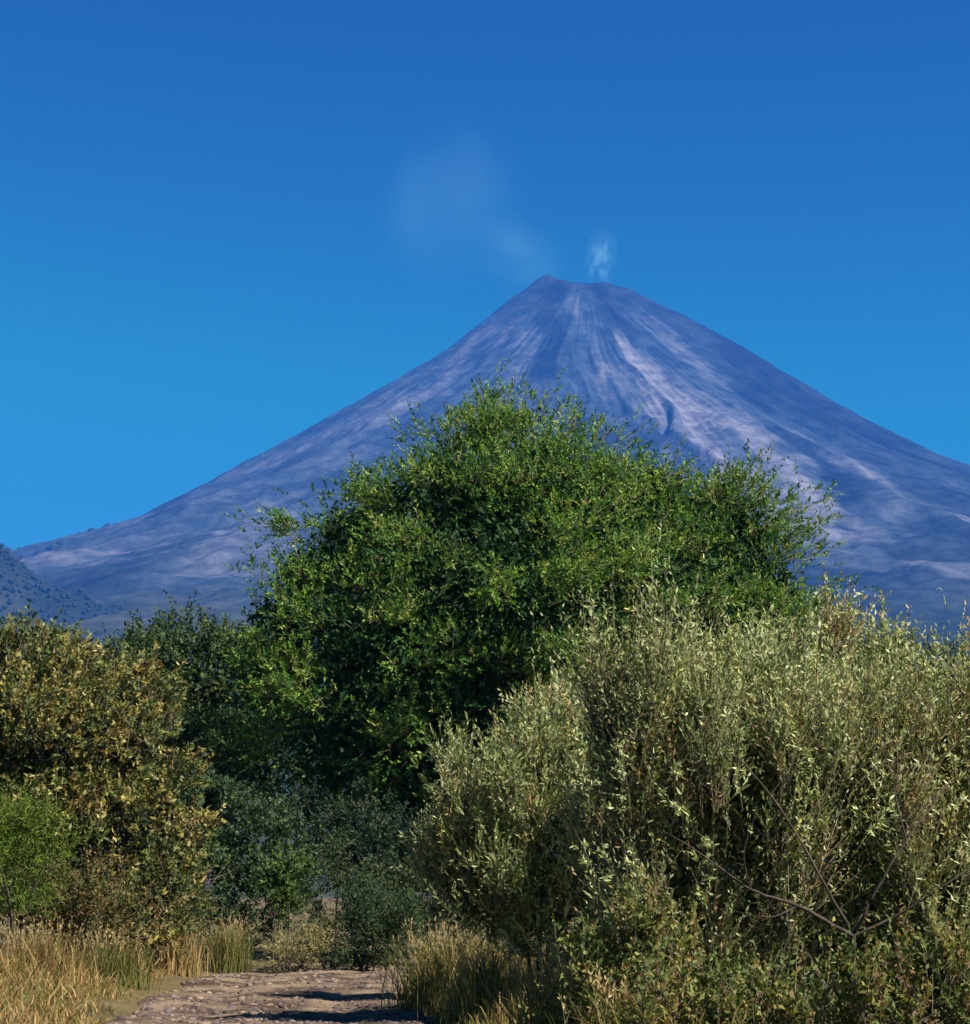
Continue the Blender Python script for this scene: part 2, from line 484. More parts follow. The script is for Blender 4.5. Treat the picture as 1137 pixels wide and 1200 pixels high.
# ------------------------------------------------------------------ wooded foothills
def foothill(name, label, depth, pts, wy, seed, xs):
    P = [at(px, py, depth) for px, py in pts]
    pxs = np.array([p[0] for p in P]); pzs = np.array([p[2] for p in P])
    def zf(x, y):
        pr = np.interp(x, pxs, pzs)
        n = fbm(np.stack([x * .002, y * .002, 0 * x], -1), 5, seed, 0.5, True)
        t = (y - depth) / wy
        e = np.exp(-t * t * np.where(t < 0, 1.0, 0.7))
        return pr * e * (1 + 0.22 * n * (1 - 0.75 * np.exp(-(t / .25) ** 2))) - 30 * (1 - e)
    ys = np.linspace(depth - 2.2 * wy, depth + 2.2 * wy, 100)
    def cf(V):
        n = fbm(V * .004, 4, seed + 7)[:, None]
        k = np.clip(0.08 + 1.2 * n, 0, 1)
        return np.array([0.013, 0.019, 0.014]) * (1 - k) + np.array([0.060, 0.062, 0.035]) * k
    o = grid_mesh(name, np.linspace(*xs, 190), ys, zf, M['hill'], cf)
    tag(o, label, 'hill', kind='structure')
    return o, zf
M['hill'] = noise_mat('hill_scrub', (0.75, 0.8, 0.75), (1.2, 1.15, 1.1), 0.03, rough=1, bump=4, bscale=0.04, attr=True)
hillL, zL = foothill('foothill', 'dark wooded foothill left of the volcano slope', 5400,
    [(-1800, 820), (-1200, 760), (-700, 700), (-300, 668), (-60, 664), (0, 670), (40, 684), (80, 702), (130, 716), (170, 722), (250, 738), (400, 785), (600, 900), (800, 1000)], 800, 201, (-5400, 1000))
hillR, zR = foothill('foothill', 'patchy scrub foothill at the right foot of the volcano', 6000,
    [(500, 1000), (700, 900), (880, 775), (940, 716), (975, 690), (1040, 680), (1100, 688), (1137, 694), (1300, 712), (1700, 760), (2400, 840), (3200, 900)], 850, 231, (-200, 7000))

def far_trees(name, label, pts3, hts, seed):
    rng = np.random.default_rng(seed)
    n = len(pts3)
    k = 5
    prof = [(0.0, 0.16), (0.35, 0.36), (0.75, 0.22)]
    V = np.zeros((n, len(prof) * k + 1, 3)); cols = np.zeros((n, len(prof) * k + 1, 3))
    a = np.linspace(0, 2 * math.pi, k, endpoint=False)
    for j, (t, rad) in enumerate(prof):
        rr_ = rad * rng.uniform(0.65, 1.35, (n, k)) * hts[:, None] * rng.uniform(1.2, 2.2, (n, 1))
        V[:, j * k:(j + 1) * k, 0] = pts3[:, :1] + rr_ * np.cos(a)
        V[:, j * k:(j + 1) * k, 1] = pts3[:, 1:2] + rr_ * np.sin(a)
        V[:, j * k:(j + 1) * k, 2] = pts3[:, 2:] + (t + rng.uniform(-.05, .05, (n, k))) * hts[:, None] - 1
    V[:, -1] = pts3 + np.stack([0 * hts, 0 * hts, hts], -1)
    cols[:] = np.array([0.016, 0.024, 0.015]) * rng.uniform(0.7, 1.4, (n, 1, 1))
    nv = len(prof) * k + 1
    f = []
    for j in range(len(prof) - 1):
        for i in range(k):
            b = (i + 1) % k
            f += [(j * k + i, j * k + b, (j + 1) * k + b), (j * k + i, (j + 1) * k + b, (j + 1) * k + i)]
    for i in range(k):
        f.append(((len(prof) - 1) * k + i, (len(prof) - 1) * k + (i + 1) % k, nv - 1))
    f = np.array(f)
    F = (f[None] + (np.arange(n) * nv)[:, None, None]).reshape(-1, 3)
    o = mesh_from(name, V.reshape(-1, 3), F, 3, M['far_leaf'], colors=cols.reshape(-1, 3))
    tag(o, label, 'forest', kind='stuff')
    return o
rng = np.random.default_rng(11)
def scatter_hill(zf, n, x0, x1, y0, y1, seed, thr):
    x = rng.uniform(x0, x1, n); y = rng.uniform(y0, y1, n); z = zf(x, y)
    k = (fbm(np.stack([x, y, z], -1) * .004, 4, seed + 7) < thr) & (z > 20)
    return np.stack([x, y, z], -1)[k]
p = scatter_hill(zL, 9000, -1900, 0, 4300, 5600, 201, 0.35)
far_trees('forest', 'woodland covering the dark foothill left of the volcano', p, rng.uniform(6, 12, len(p)), 1)
p = scatter_hill(zR, 5500, 700, 2000, 4700, 6200, 231, 0.35)
far_trees('forest', 'scattered woodland on the scrub foothill right of the volcano', p, rng.uniform(8, 17, len(p)), 2)
# pines along the far left shoulder and lower flank
q = []
for k in range(4200):
    off = rng.uniform(560, 1250); t_ = math.pi + rng.uniform(-0.45, 0.75)
    q.append((off * S, t_))
q = np.array(q)
hq, _, _ = volcano_h(q[:, 0], q[:, 1])
pq = np.stack([VX + q[:, 0] * np.cos(q[:, 1]), VYc + q[:, 0] * np.sin(q[:, 1]), hq], -1)
msk = (fbm(pq * .003, 3, 301) > 0.12) | ((np.abs(q[:, 1] - math.pi) < 0.05) & (rng.random(len(q)) < .6))
pq = pq[msk]
far_trees('forest', 'thin pine woodland on the left shoulder of the volcano', pq, rng.uniform(12, 30, len(pq)), 3)

# ------------------------------------------------------------------ foliage tools
def norm(a):
    return a / np.maximum(np.linalg.norm(a, axis=-1, keepdims=True), 1e-9)
def rand_unit(n, rng):
    return norm(rng.normal(size=(n, 3)))
def leaf_quads(P, D, L, W, rng, fold=0.18):
    n = len(P)
    s = norm(np.cross(D, rand_unit(n, rng)))
    u = np.cross(s, D)
    L = L[:, None]; W = W[:, None]
    V = np.empty((n, 4, 3))
    V[:, 0] = P
    V[:, 1] = P + D * L * 0.45 + s * W * 0.5 + u * W * fold
    V[:, 2] = P + D * L - u * L * 0.08
    V[:, 3] = P + D * L * 0.45 - s * W * 0.5 + u * W * fold
    return V
def lobes_px(spec, depth):
    """spec rows: px, py, radius px, depth offset m, (vertical squash)"""
    C, Rr = [], []
    for row in spec:
        px, py, rp = row[:3]
        dz = row[3] if len(row) > 3 else 0.0
        sq = row[4] if len(row) > 4 else 1.0
        c = at(px, py, depth + dz)
        r = rp * mpp(depth + dz)
        C.append(c); Rr.append((r, r, r * sq))
    return np.array(C), np.array(Rr)
def foliage(root, base, C, Rr, n, rng, mat, palette, weights, name='crown', out=0.6, up=0.5, rnd=0.5,
            tl=(0.4, 0.9), nl=10, ll=0.1, lw=0.035, spread=0.8, droop=0.0, shell=0.5, gap=0.15, gapscale=0.9,
            rough=0.22, clump=None, core=None, stems=None, clampz=True, pal_noise=0.0, rosette=False, tintvar=0.25):
    w = Rr[:, 0] * Rr[:, 2]
    n_tw = n
    if clump:
        n = clump[0]
    li = rng.choice(len(C), n, p=w / w.sum())
    u = rand_unit(n, rng)
    u[:, 2] = np.where((u[:, 2] < -0.3) & (rng.random(n) < .45), -u[:, 2], u[:, 2])
    rf = 1 - shell * rng.random(n) ** 1.4
    P = C[li] + u * Rr[li] * (rf * (1 + rough * fbm(np.concatenate([u * 2.2 + li[:, None] * 3.1], -1), 3, 401) * 1.6))[:, None]
    # skip twigs deep inside the crown, and open gaps
    deep = np.zeros(n, bool)
    for c, r in zip(C, Rr):
        deep |= (np.linalg.norm((P - c) / r, axis=1) < 0.42)
    keep = ~(deep & (rng.random(n) < .8))
    keep &= fbm(P * gapscale / max(Rr[:, 0].mean(), .3) * 2.2, 3, 411) > (-1 + gap * 2 * 0.9 - 0.0) if gap > 0 else keep
    P, u, li = P[keep], u[keep], li[keep]
    n = len(P)
    cpn = None
    if clump:
        # gather the twigs into separate sprays, each around its own centre
        ci = rng.integers(0, n, n_tw)
        q = rand_unit(n_tw, rng) * (rng.random(n_tw) ** .5)[:, None]
        cr = clump[1] * (.4 + 1.25 * rng.random(n) ** 1.6)
        P = P[ci] + q * cr[ci][:, None] * np.array([1, 1, clump[2]])
        cb = rng.uniform(-1, 1, n)[ci]
        u = norm(u[ci] * .8 + q * .7)
        n = n_tw
        cpn = cb
    D = norm(u * out + np.array([0, 0, 1.0]) * up + rand_unit(n, rng) * rnd)
    Lt = tl[0] + (tl[1] - tl[0]) * rng.random(n) ** 1.7
    pn = fbm(P * 0.8, 3, 421)
    if cpn is not None: pn = pn * .5 + cpn * .7
    wts = np.array(weights, float); wts /= wts.sum()
    cum = np.cumsum(wts)
    pick = np.clip(np.searchsorted(cum, np.clip(rng.random(n) + pal_noise * pn, 0, .9999)), 0, len(palette) - 1)
    tw_col = np.array(palette)[pick] * rng.uniform(1 - tintvar, 1 + tintvar, (n, 1))
    if rosette:
        t = 1 - .55 * rng.random((n, nl)) ** 1.5
    else:
        t = (np.arange(nl) + rng.random((n, nl))) / nl
    t = np.clip(0.08 + 0.92 * t, 0, 1)
    Pl = P[:, None] + D[:, None] * (Lt[:, None] * t)[..., None]
    Pl[..., 2] -= droop * (t ** 2) * Lt[:, None]
    Dl = norm(D[:, None] * (1 - 0.35 * spread) + rng.normal(size=(n, nl, 3)) * 0.62 * spread)
    Ls = (ll * rng.uniform(0.6, 1.25, (n, nl)) * (1.1 - 0.4 * t)).ravel()
    Ws = Ls * (lw / ll) * rng.uniform(0.8, 1.25, n * nl)
    col = (tw_col[:, None] * rng.uniform(.78, 1.22, (n, nl, 1))).reshape(-1, 3)
    Pl, Dl = Pl.reshape(-1, 3), Dl.reshape(-1, 3)
    if clampz:
        k = Pl[:, 2] > 0.1
        Pl, Dl, Ls, Ws, col = Pl[k], Dl[k], Ls[k], Ws[k], col[k]
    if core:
        # dark filler leaves closing the crown, interior shade put into their colour
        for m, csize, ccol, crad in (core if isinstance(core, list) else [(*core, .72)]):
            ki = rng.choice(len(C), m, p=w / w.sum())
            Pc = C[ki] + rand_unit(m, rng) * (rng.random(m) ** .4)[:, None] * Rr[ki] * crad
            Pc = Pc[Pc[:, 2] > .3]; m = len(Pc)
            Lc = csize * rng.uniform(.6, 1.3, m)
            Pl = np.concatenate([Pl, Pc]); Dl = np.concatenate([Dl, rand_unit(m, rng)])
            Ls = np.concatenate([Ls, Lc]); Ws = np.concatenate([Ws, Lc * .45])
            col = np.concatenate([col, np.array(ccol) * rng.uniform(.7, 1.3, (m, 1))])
    V = leaf_quads(Pl, Dl, Ls, Ws, rng)
    o = mesh_from(name, V.reshape(-1, 3), np.arange(len(V) * 4), 4, mat, parent=root, colors=np.repeat(col, 4, 0), world_at=base)
    o['kind'] = 'stuff'
    if stems:
        # thin woody twigs under the leaves: three-sided tapered slivers
        k = rng.random(n) < stems[1]
        a = P[k] - D[k] * Lt[k][:, None] * 0.2; b = P[k] + D[k] * Lt[k][:, None] * 0.9
        b[:, 2] -= droop * 0.8 * Lt[k]
        s1 = norm(np.cross(D[k], rand_unit(k.sum(), rng))); s2 = np.cross(s1, D[k])
        r = stems[0]
        VS = np.stack([a + s1 * r, a - s1 * r * .5 + s2 * r * .87, a - s1 * r * .5 - s2 * r * .87, b], 1)
        m_ = k.sum(); base_i = (np.arange(m_) * 4)[:, None, None]
        FS = (np.array([(0, 1, 3), (1, 2, 3), (2, 0, 3)])[None] + base_i).reshape(-1, 3)
        ok = VS[:, :, 2].min(1) > 0.05
        VS = VS.copy(); VS[~ok, :, 2] = np.maximum(VS[~ok, :, 2], 0.05)
        so = mesh_from('twigs', VS.reshape(-1, 3), FS, 3, M['twig'], parent=root, world_at=base)
        so['kind'] = 'stuff'
    return o
def tube(name, pts, radii, mat, root, base, sides=8, sub=5, wob=0.0, rng=None):
    pts = np.array(pts, float); radii = np.array(radii, float)
    n = len(pts); tt = np.linspace(0, n - 1, (n - 1) * sub + 1)
    # Catmull-Rom through the points
    Q = np.vstack([2 * pts[0] - pts[1], pts, 2 * pts[-1] - pts[-2]])
    out = []
    for t in tt:
        i = min(int(t), n - 2); f = t - i
        p0, p1, p2, p3 = Q[i], Q[i + 1], Q[i + 2], Q[i + 3]
        out.append(0.5 * ((2 * p1) + (-p0 + p2) * f + (2 * p0 - 5 * p1 + 4 * p2 - p3) * f ** 2 + (-p0 + 3 * p1 - 3 * p2 + p3) * f ** 3))
    c = np.array(out)
    r = np.interp(tt, np.arange(n), radii)
    if wob and rng is not None:
        c[1:-1] += rng.normal(size=(len(c) - 2, 3)) * wob * r[1:-1, None]
        r = r * rng.uniform(.88, 1.12, len(r))
    T = norm(np.gradient(c, axis=0))
    ref = np.where(np.abs(T[:, 2:3]) > .9, np.array([[1.0, 0, 0]]), np.array([[0, 0, 1.0]]))
    s = norm(np.cross(T, ref)); u = np.cross(s, T)
    a = np.linspace(0, 2 * math.pi, sides, endpoint=False)
    V = c[:, None] + r[:, None, None] * (s[:, None] * np.cos(a)[None, :, None] + u[:, None] * np.sin(a)[None, :, None])
    m = len(c); F = []
    for i in range(m - 1):
        for k in range(sides):
            k2 = (k + 1) % sides
            F.append((i * sides + k, i * sides + k2, (i + 1) * sides + k2, (i + 1) * sides + k))
    return mesh_from(name, V.reshape(-1, 3), np.array(F), 4, mat, parent=root, smooth=True, world_at=base)

def gz(x, y):
    return float(ground_z(np.array([x]), np.array([y]))[0])
def base_at(px, depth, dx=0.0):
    p = at(px, 1000, depth)
    return np.array([p[0] + dx, depth, gz(p[0] + dx, depth)])

def plant(name, label, cat, px, depth, spec, n, seed, mat, palette, weights, group=None, trunk_r=0.1, trunk_h=None,
          nbranch=6, crown='crown', multi=0, **kw):
    rng = np.random.default_rng(seed)
    b = base_at(px, depth)
    root = empty(name, b)
    tag(root, label, cat, group)
    C, Rr = lobes_px(spec, depth)
    order = np.argsort(-Rr[:, 0])[:nbranch]
    if multi:
        # several stems from the root
        for k in range(multi):
            i = order[k % len(order)]
            e = C[i] + rng.normal(size=3) * Rr[i] * .35
            e[2] = max(e[2], b[2] + 0.5)
            s0 = b + np.array([rng.uniform(-.15, .15), rng.uniform(-.15, .15), -0.12])
            m1 = s0 * .6 + e * .4 + np.array([rng.uniform(-.2, .2), rng.uniform(-.2, .2), (e[2] - b[2]) * .18])
            tube('branch', [s0, m1, e], [trunk_r * rng.uniform(.7, 1.1), trunk_r * .6, trunk_r * .18], kw.get('bark', M['bark']), root, b, 6, 6, .25, rng)
    else:
        th_ = trunk_h or max(0.5, (C[:, 2].mean() - b[2]) * 0.55)
        cm = C.mean(0)
        fork = np.array([b[0] * .75 + cm[0] * .25, b[1] * .8 + cm[1] * .2, b[2] + th_])
        mid = (b + fork) / 2 + np.array([rng.uniform(-.1, .1) * th_ * .5, rng.uniform(-.1, .1), 0])
        tube('trunk', [b + np.array([0, 0, -0.25]), b + np.array([0, 0, .15]), mid, fork], [trunk_r * 1.7, trunk_r * 1.25, trunk_r, trunk_r * .85], M['bark'], root, b, 10, 6, .15, rng)
        for i in order:
            e = C[i] + u3(rng) * Rr[i] * .3
            m1 = fork * .55 + e * .45 + np.array([0, 0, .12 * np.linalg.norm(e - fork)])
            tube('branch', [fork - np.array([0, 0, .05]), m1, e], [trunk_r * .6, trunk_r * .38, trunk_r * .1], M['bark'], root, b, 6, 6, .25, rng)
    kw.pop('bark', None)
    foliage(root, b, C, Rr, n, rng, mat, palette, weights, name=crown, **kw)
    return root
def u3(rng):
    return rand_unit(1, rng)[0]

# ------------------------------------------------------------------ trees behind the road
G_TREE = [(0.028, 0.090, 0.026), (0.068, 0.160, 0.030), (0.125, 0.230, 0.036), (0.180, 0.270, 0.046), (0.25, 0.300, 0.075)]
plant('broad_tree', 'big round-crowned bright green tree standing before the volcano', 'tree', 590, 56,
      [(585, 574, 96, 0), (500, 596, 92, -1), (645, 574, 90, -.5), (425, 645, 92, 0), (690, 600, 84, -.5), (770, 590, 66, -.5), (720, 640, 90, -1), (868, 622, 62, .2), (815, 618, 56, -.3), (830, 680, 90, -.5), (893, 690, 66, 0),
       (365, 672, 58, 0), (338, 735, 76, -.5), (318, 795, 66, .5), (600, 700, 160, -2.0), (460, 770, 140, -1.5), (740, 730, 135, -1.6), (560, 860, 130, -1.5), (400, 870, 110, -1),
       (850, 780, 100, -.8), (700, 860, 130, -1), (600, 670, 175, 2.5), (450, 750, 150, 2.5), (760, 730, 160, 2.5), (910, 745, 60, 0), (480, 940, 90, 0)],
      25000, 21, M['leaf'], G_TREE, [.2, .28, .26, .18, .08], trunk_r=.42, trunk_h=2.6, nbranch=14,
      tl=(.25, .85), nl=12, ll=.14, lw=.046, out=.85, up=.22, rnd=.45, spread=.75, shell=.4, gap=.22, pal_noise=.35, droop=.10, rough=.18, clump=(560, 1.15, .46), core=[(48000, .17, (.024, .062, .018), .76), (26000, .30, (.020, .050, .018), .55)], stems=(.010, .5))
plant('rounded_tree', 'dull green round tree between golden shrub and big tree', 'tree', 215, 66,
      [(165, 800, 55, 0), (215, 788, 66, -.5), (262, 790, 55, 0), (200, 870, 100, 0), (275, 880, 90, -1), (150, 860, 70, 0), (220, 960, 100, 0)],
      4200, 22, M['leaf'], [(.035, .07, .03), (.06, .095, .03), (.11, .14, .045), (.025, .05, .028)], [.35, .3, .18, .17], trunk_r=.25, trunk_h=2.0,
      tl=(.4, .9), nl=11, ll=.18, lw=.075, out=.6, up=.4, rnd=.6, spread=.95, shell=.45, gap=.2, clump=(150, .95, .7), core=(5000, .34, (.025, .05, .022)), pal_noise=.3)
for k, (px, dep, spec, lab) in enumerate([  # last three are added so gaps behind the crowns stay dark
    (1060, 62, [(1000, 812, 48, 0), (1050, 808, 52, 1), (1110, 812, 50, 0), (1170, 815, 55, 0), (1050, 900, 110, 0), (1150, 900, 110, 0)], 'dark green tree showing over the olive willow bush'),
    (930, 70, [(900, 830, 80, 0), (960, 850, 85, 0), (840, 880, 90, 0), (900, 940, 100, 0)], 'dark tree added low behind the big tree, beside the olive bush'),
    (420, 72, [(330, 900, 90, 0), (420, 880, 100, 0), (520, 900, 100, 0), (430, 980, 110, 0), (620, 930, 110, 0), (300, 985, 80, 0)], 'dark thicket tree added to darken the gaps under the big tree'),
    (-40, 60, [(-60, 850, 110, 0), (40, 860, 110, 0), (-100, 950, 110, 0), (50, 950, 100, 0)], 'dark tree added behind the golden shrub'),
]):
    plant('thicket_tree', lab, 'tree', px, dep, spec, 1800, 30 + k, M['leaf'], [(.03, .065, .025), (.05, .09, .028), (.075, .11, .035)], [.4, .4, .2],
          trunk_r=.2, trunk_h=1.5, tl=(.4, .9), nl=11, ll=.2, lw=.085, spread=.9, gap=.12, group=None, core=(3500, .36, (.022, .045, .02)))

# ------------------------------------------------------------------ left side shrubs
GOLD = [(.055, .08, .028), (.09, .12, .035), (.15, .165, .045), (.13, .09, .03), (.25, .215, .055), (.37, .32, .12)]
plant('golden_shrub', 'tall golden-brown broad-leaved shrub beside the road', 'shrub', 95, 40,
      [(20, 815, 60, 0), (120, 845, 62, 0), (165, 885, 46, -.3), (60, 890, 115, -.3), (145, 960, 78, -.3), (95, 1020, 95, -.2), (175, 1050, 48, 0), (-60, 860, 100, 0), (-40, 980, 110, 0), (185, 975, 30, 0)],
      7600, 41, M['leaf_dry'], GOLD, [.18, .22, .22, .10, .18, .10], trunk_r=.12, trunk_h=1.0, nbranch=8,
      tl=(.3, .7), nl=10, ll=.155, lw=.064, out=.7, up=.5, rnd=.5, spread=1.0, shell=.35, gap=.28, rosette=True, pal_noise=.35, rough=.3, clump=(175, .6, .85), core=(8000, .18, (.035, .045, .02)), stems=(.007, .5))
plant('feathery_shrub', 'bright yellow-green feathery shrub in front of the golden shrub', 'shrub', 20, 35,
      [(10, 975, 42, 0, .5), (70, 990, 34, 0, .45), (-40, 985, 55, 0, .6), (30, 1020, 44, .3, .6), (-20, 1050, 50, .2, .6)],
      1400, 42, M['leaf'], [(.10, .155, .02), (.14, .19, .03), (.055, .095, .018)], [.4, .25, .35], multi=6, trunk_r=.03,
      tl=(.3, .7), nl=14, ll=.09, lw=.022, out=.6, up=.35, rnd=.5, spread=.9, shell=.6, gap=.2, rough=.5, clump=(70, .3, .5), pal_noise=.3)
LOW = [
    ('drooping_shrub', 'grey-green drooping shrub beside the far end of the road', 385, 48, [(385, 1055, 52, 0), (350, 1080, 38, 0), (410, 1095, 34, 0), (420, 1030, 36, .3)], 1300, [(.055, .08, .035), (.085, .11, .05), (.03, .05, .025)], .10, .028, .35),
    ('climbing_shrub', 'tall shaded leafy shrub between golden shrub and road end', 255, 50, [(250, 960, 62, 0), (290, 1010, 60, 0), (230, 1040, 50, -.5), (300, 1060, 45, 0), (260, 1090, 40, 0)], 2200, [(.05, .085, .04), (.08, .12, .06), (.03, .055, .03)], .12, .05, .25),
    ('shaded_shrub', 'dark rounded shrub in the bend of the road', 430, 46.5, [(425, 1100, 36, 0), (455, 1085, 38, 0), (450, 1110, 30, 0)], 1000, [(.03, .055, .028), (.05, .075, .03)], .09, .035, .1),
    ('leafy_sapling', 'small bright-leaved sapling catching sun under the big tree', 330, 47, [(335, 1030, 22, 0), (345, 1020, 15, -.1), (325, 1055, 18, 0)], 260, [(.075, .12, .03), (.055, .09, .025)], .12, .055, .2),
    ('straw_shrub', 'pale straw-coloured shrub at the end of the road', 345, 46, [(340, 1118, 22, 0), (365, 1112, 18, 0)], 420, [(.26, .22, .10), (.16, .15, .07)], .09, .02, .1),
    ('darkened_shrub', 'green shrub with leaf colour darkened for shade under the big tree', 430, 52, [(430, 985, 50, 0), (400, 1010, 40, 0), (470, 1010, 50, 0), (350, 975, 45, .5)], 1500, [(.03, .055, .035), (.02, .038, .026), (.055, .075, .045)], .13, .045, .2),  # leaf palette darkened to carry the deep shadow below the crown
    ('bend_shrub', 'dark green shrub added beside the bend to darken a light gap, under the overhanging olive bush', 510, 50, [(500, 1060, 44, 0), (540, 1040, 50, 0), (480, 1095, 34, 0), (530, 1095, 40, 0)], 1300, [(.03, .055, .025), (.05, .08, .03), (.08, .10, .04)], .11, .04, .15),  # shrub added to cover the bright gap at the bend
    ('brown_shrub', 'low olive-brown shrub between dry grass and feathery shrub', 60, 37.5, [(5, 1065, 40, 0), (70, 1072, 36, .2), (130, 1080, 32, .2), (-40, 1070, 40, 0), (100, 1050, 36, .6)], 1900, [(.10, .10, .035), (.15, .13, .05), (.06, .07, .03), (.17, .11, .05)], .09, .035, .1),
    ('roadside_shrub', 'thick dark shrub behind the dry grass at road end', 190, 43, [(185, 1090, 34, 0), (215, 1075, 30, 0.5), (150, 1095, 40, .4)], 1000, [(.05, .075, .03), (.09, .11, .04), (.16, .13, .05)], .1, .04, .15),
]
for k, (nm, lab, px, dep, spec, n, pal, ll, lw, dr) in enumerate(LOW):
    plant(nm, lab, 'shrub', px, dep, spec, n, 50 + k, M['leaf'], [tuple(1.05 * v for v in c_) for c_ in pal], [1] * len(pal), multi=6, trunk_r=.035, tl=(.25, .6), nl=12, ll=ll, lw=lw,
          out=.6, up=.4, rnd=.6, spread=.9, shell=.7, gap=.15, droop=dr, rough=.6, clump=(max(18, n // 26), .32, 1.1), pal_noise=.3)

# ------------------------------------------------------------------ olive willow bushes on the right
OLIVE = [(.14, .175, .06), (.235, .275, .105), (.335, .365, .165), (.43, .43, .25), (.42, .36, .08), (.27, .19, .09)]
kwo = dict(tl=(.22, 1.15), nl=15, ll=.078, lw=.023, out=.40, up=.72, rnd=.36, spread=.72, shell=.75, gap=.34, stems=(.006, .7), pal_noise=.45, rough=.6)
def olive(name, label, px, dep, spec, n, seed, **kw):
    k2 = dict(kwo); k2.update(kw)
    return plant(name, label, 'bush', px, dep, spec, n, seed, M['leaf_grey'], OLIVE, [.20, .28, .25, .13, .08, .06], crown='foliage', **k2)
main = olive('willow_bush', 'large olive-grey willow bush with bare forking stem', 990, 20,
      [(790, 852, 60, 0), (870, 862, 62, .2), (945, 880, 56, 0), (1050, 915, 56, .2), (1135, 915, 58, .2), (738, 898, 60, .2), (850, 950, 95, .1), (960, 950, 95, .3),
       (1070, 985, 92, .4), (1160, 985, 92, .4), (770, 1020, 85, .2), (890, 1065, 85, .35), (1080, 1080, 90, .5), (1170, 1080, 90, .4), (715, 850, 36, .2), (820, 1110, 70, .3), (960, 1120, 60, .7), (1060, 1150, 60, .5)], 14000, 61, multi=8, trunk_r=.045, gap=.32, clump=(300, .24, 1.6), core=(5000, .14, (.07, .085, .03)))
mb = np.array(main.location)
rb = np.random.default_rng(5)
f0 = at(1000, 1095, 18.1)
stem0 = np.array([f0[0] - .12, 18.3, gz(f0[0], 18.3) - .1])
def limb(pts, r0, r1):
    P = [at(a, b_, d) for a, b_, d in pts]
    tube('bare_branch', P, np.linspace(r0 * .62, r1 * .6, len(P)), M['bark_dark'], main, mb, 7, 6, .3, rb)
tube('bare_stem', [stem0, (stem0 + f0) / 2 + np.array([.05, 0, 0]), f0], [.034, .028, .022], M['bark_dark'], main, mb, 8, 6, .2, rb)
limb([(1000, 1097, 18.1), (935, 1062, 18.05), (880, 1042, 18.1), (825, 1003, 18.1), (785, 978, 18.25)], .030, .008)
limb([(1000, 1097, 18.1), (1022, 1052, 18.0), (1062, 985, 18.0), (1112, 918, 18.25)], .030, .009)
limb([(1000, 1095, 18.1), (965, 1035, 18.0), (938, 985, 18.0), (903, 932, 18.0), (860, 882, 18.1), (812, 835, 18.25)], .024, .006)
limb([(1000, 1097, 18.1), (1060, 1068, 18.1), (1110, 1035, 18.0), (1150, 1010, 18.1)], .022, .009)
limb([(903, 932, 18.0), (925, 900, 18.0), (935, 860, 18.1)], .009, .004)
limb([(880, 1042, 18.1), (872, 1000, 18.0), (885, 955, 18.0)], .010, .004)
limb([(1062, 985, 18.0), (1050, 930, 18.0), (1058, 880, 18.1)], .012, .004)
limb([(965, 1035, 18.0), (985, 985, 17.95), (985, 940, 18.0)], .010, .004)
limb([(935, 1062, 18.05), (900, 1075, 17.9), (850, 1065, 18.0)], .010, .004)
# long upright shoots that stand clear of the bush tops
def shoot(root, px0, py0, px1, py1, dep, seed, nleaf=70, width=.07, pal=OLIVE):
    rng = np.random.default_rng(seed)
    b = np.array(root.location)
    a, e = at(px0, py0, dep + (.75 if py0 > 900 else 0)), at(px1, py1, dep + rng.uniform(-.2, .2))
    bend = np.cross(norm(e - a), np.array([0, 1.0, 0])) * np.linalg.norm(e - a) * rng.uniform(-.08, .08)
    ax = norm(e - a); ln = np.linalg.norm(e - a)
    nleaf = int(nleaf * 1.9)
    # side twigs leave the stem and point up along it
    nt = max(6, nleaf // 11)
    t0 = rng.random(nt) ** .8 * .9
    sd = norm(ax * .85 + rng.normal(size=(nt, 3)) * .38)
    sl = ln * .26 * (1.15 - t0) * rng.uniform(.5, 1.3, nt)
    k = rng.integers(0, nt, nleaf); f = rng.random(nleaf)
    tt = np.clip(t0[k], 0, 1)
    P = a + (e - a) * tt[:, None] + bend * (4 * tt * (1 - tt))[:, None] + sd[k] * (sl[k] * f)[:, None]
    t = np.clip(tt + .26 * f, 0, 1)
    D = norm(sd[k] * .7 + rng.normal(size=(nleaf, 3)) * .45)
    L = .085 * rng.uniform(.7, 1.2, nleaf) * (1.05 - .45 * t)
    V = leaf_quads(P, D, L, L * .3, rng).reshape(-1, 3)
    col = np.repeat(np.array(pal)[rng.choice([1, 2, 2, 3], nleaf)] * rng.uniform(.8, 1.25, (nleaf, 1)), 4, 0)
    o = mesh_from('leafy_shoot', V, np.arange(nleaf * 4), 4, M['leaf_grey'], parent=root, colors=col, world_at=b)
    o['kind'] = 'stuff'
    st = tube('shoot_stem', [a, (a + e) / 2 + bend, e], [.008, .006, .002], M['twig'], o, b, 5, 5)
rs_ = np.random.default_rng(77)
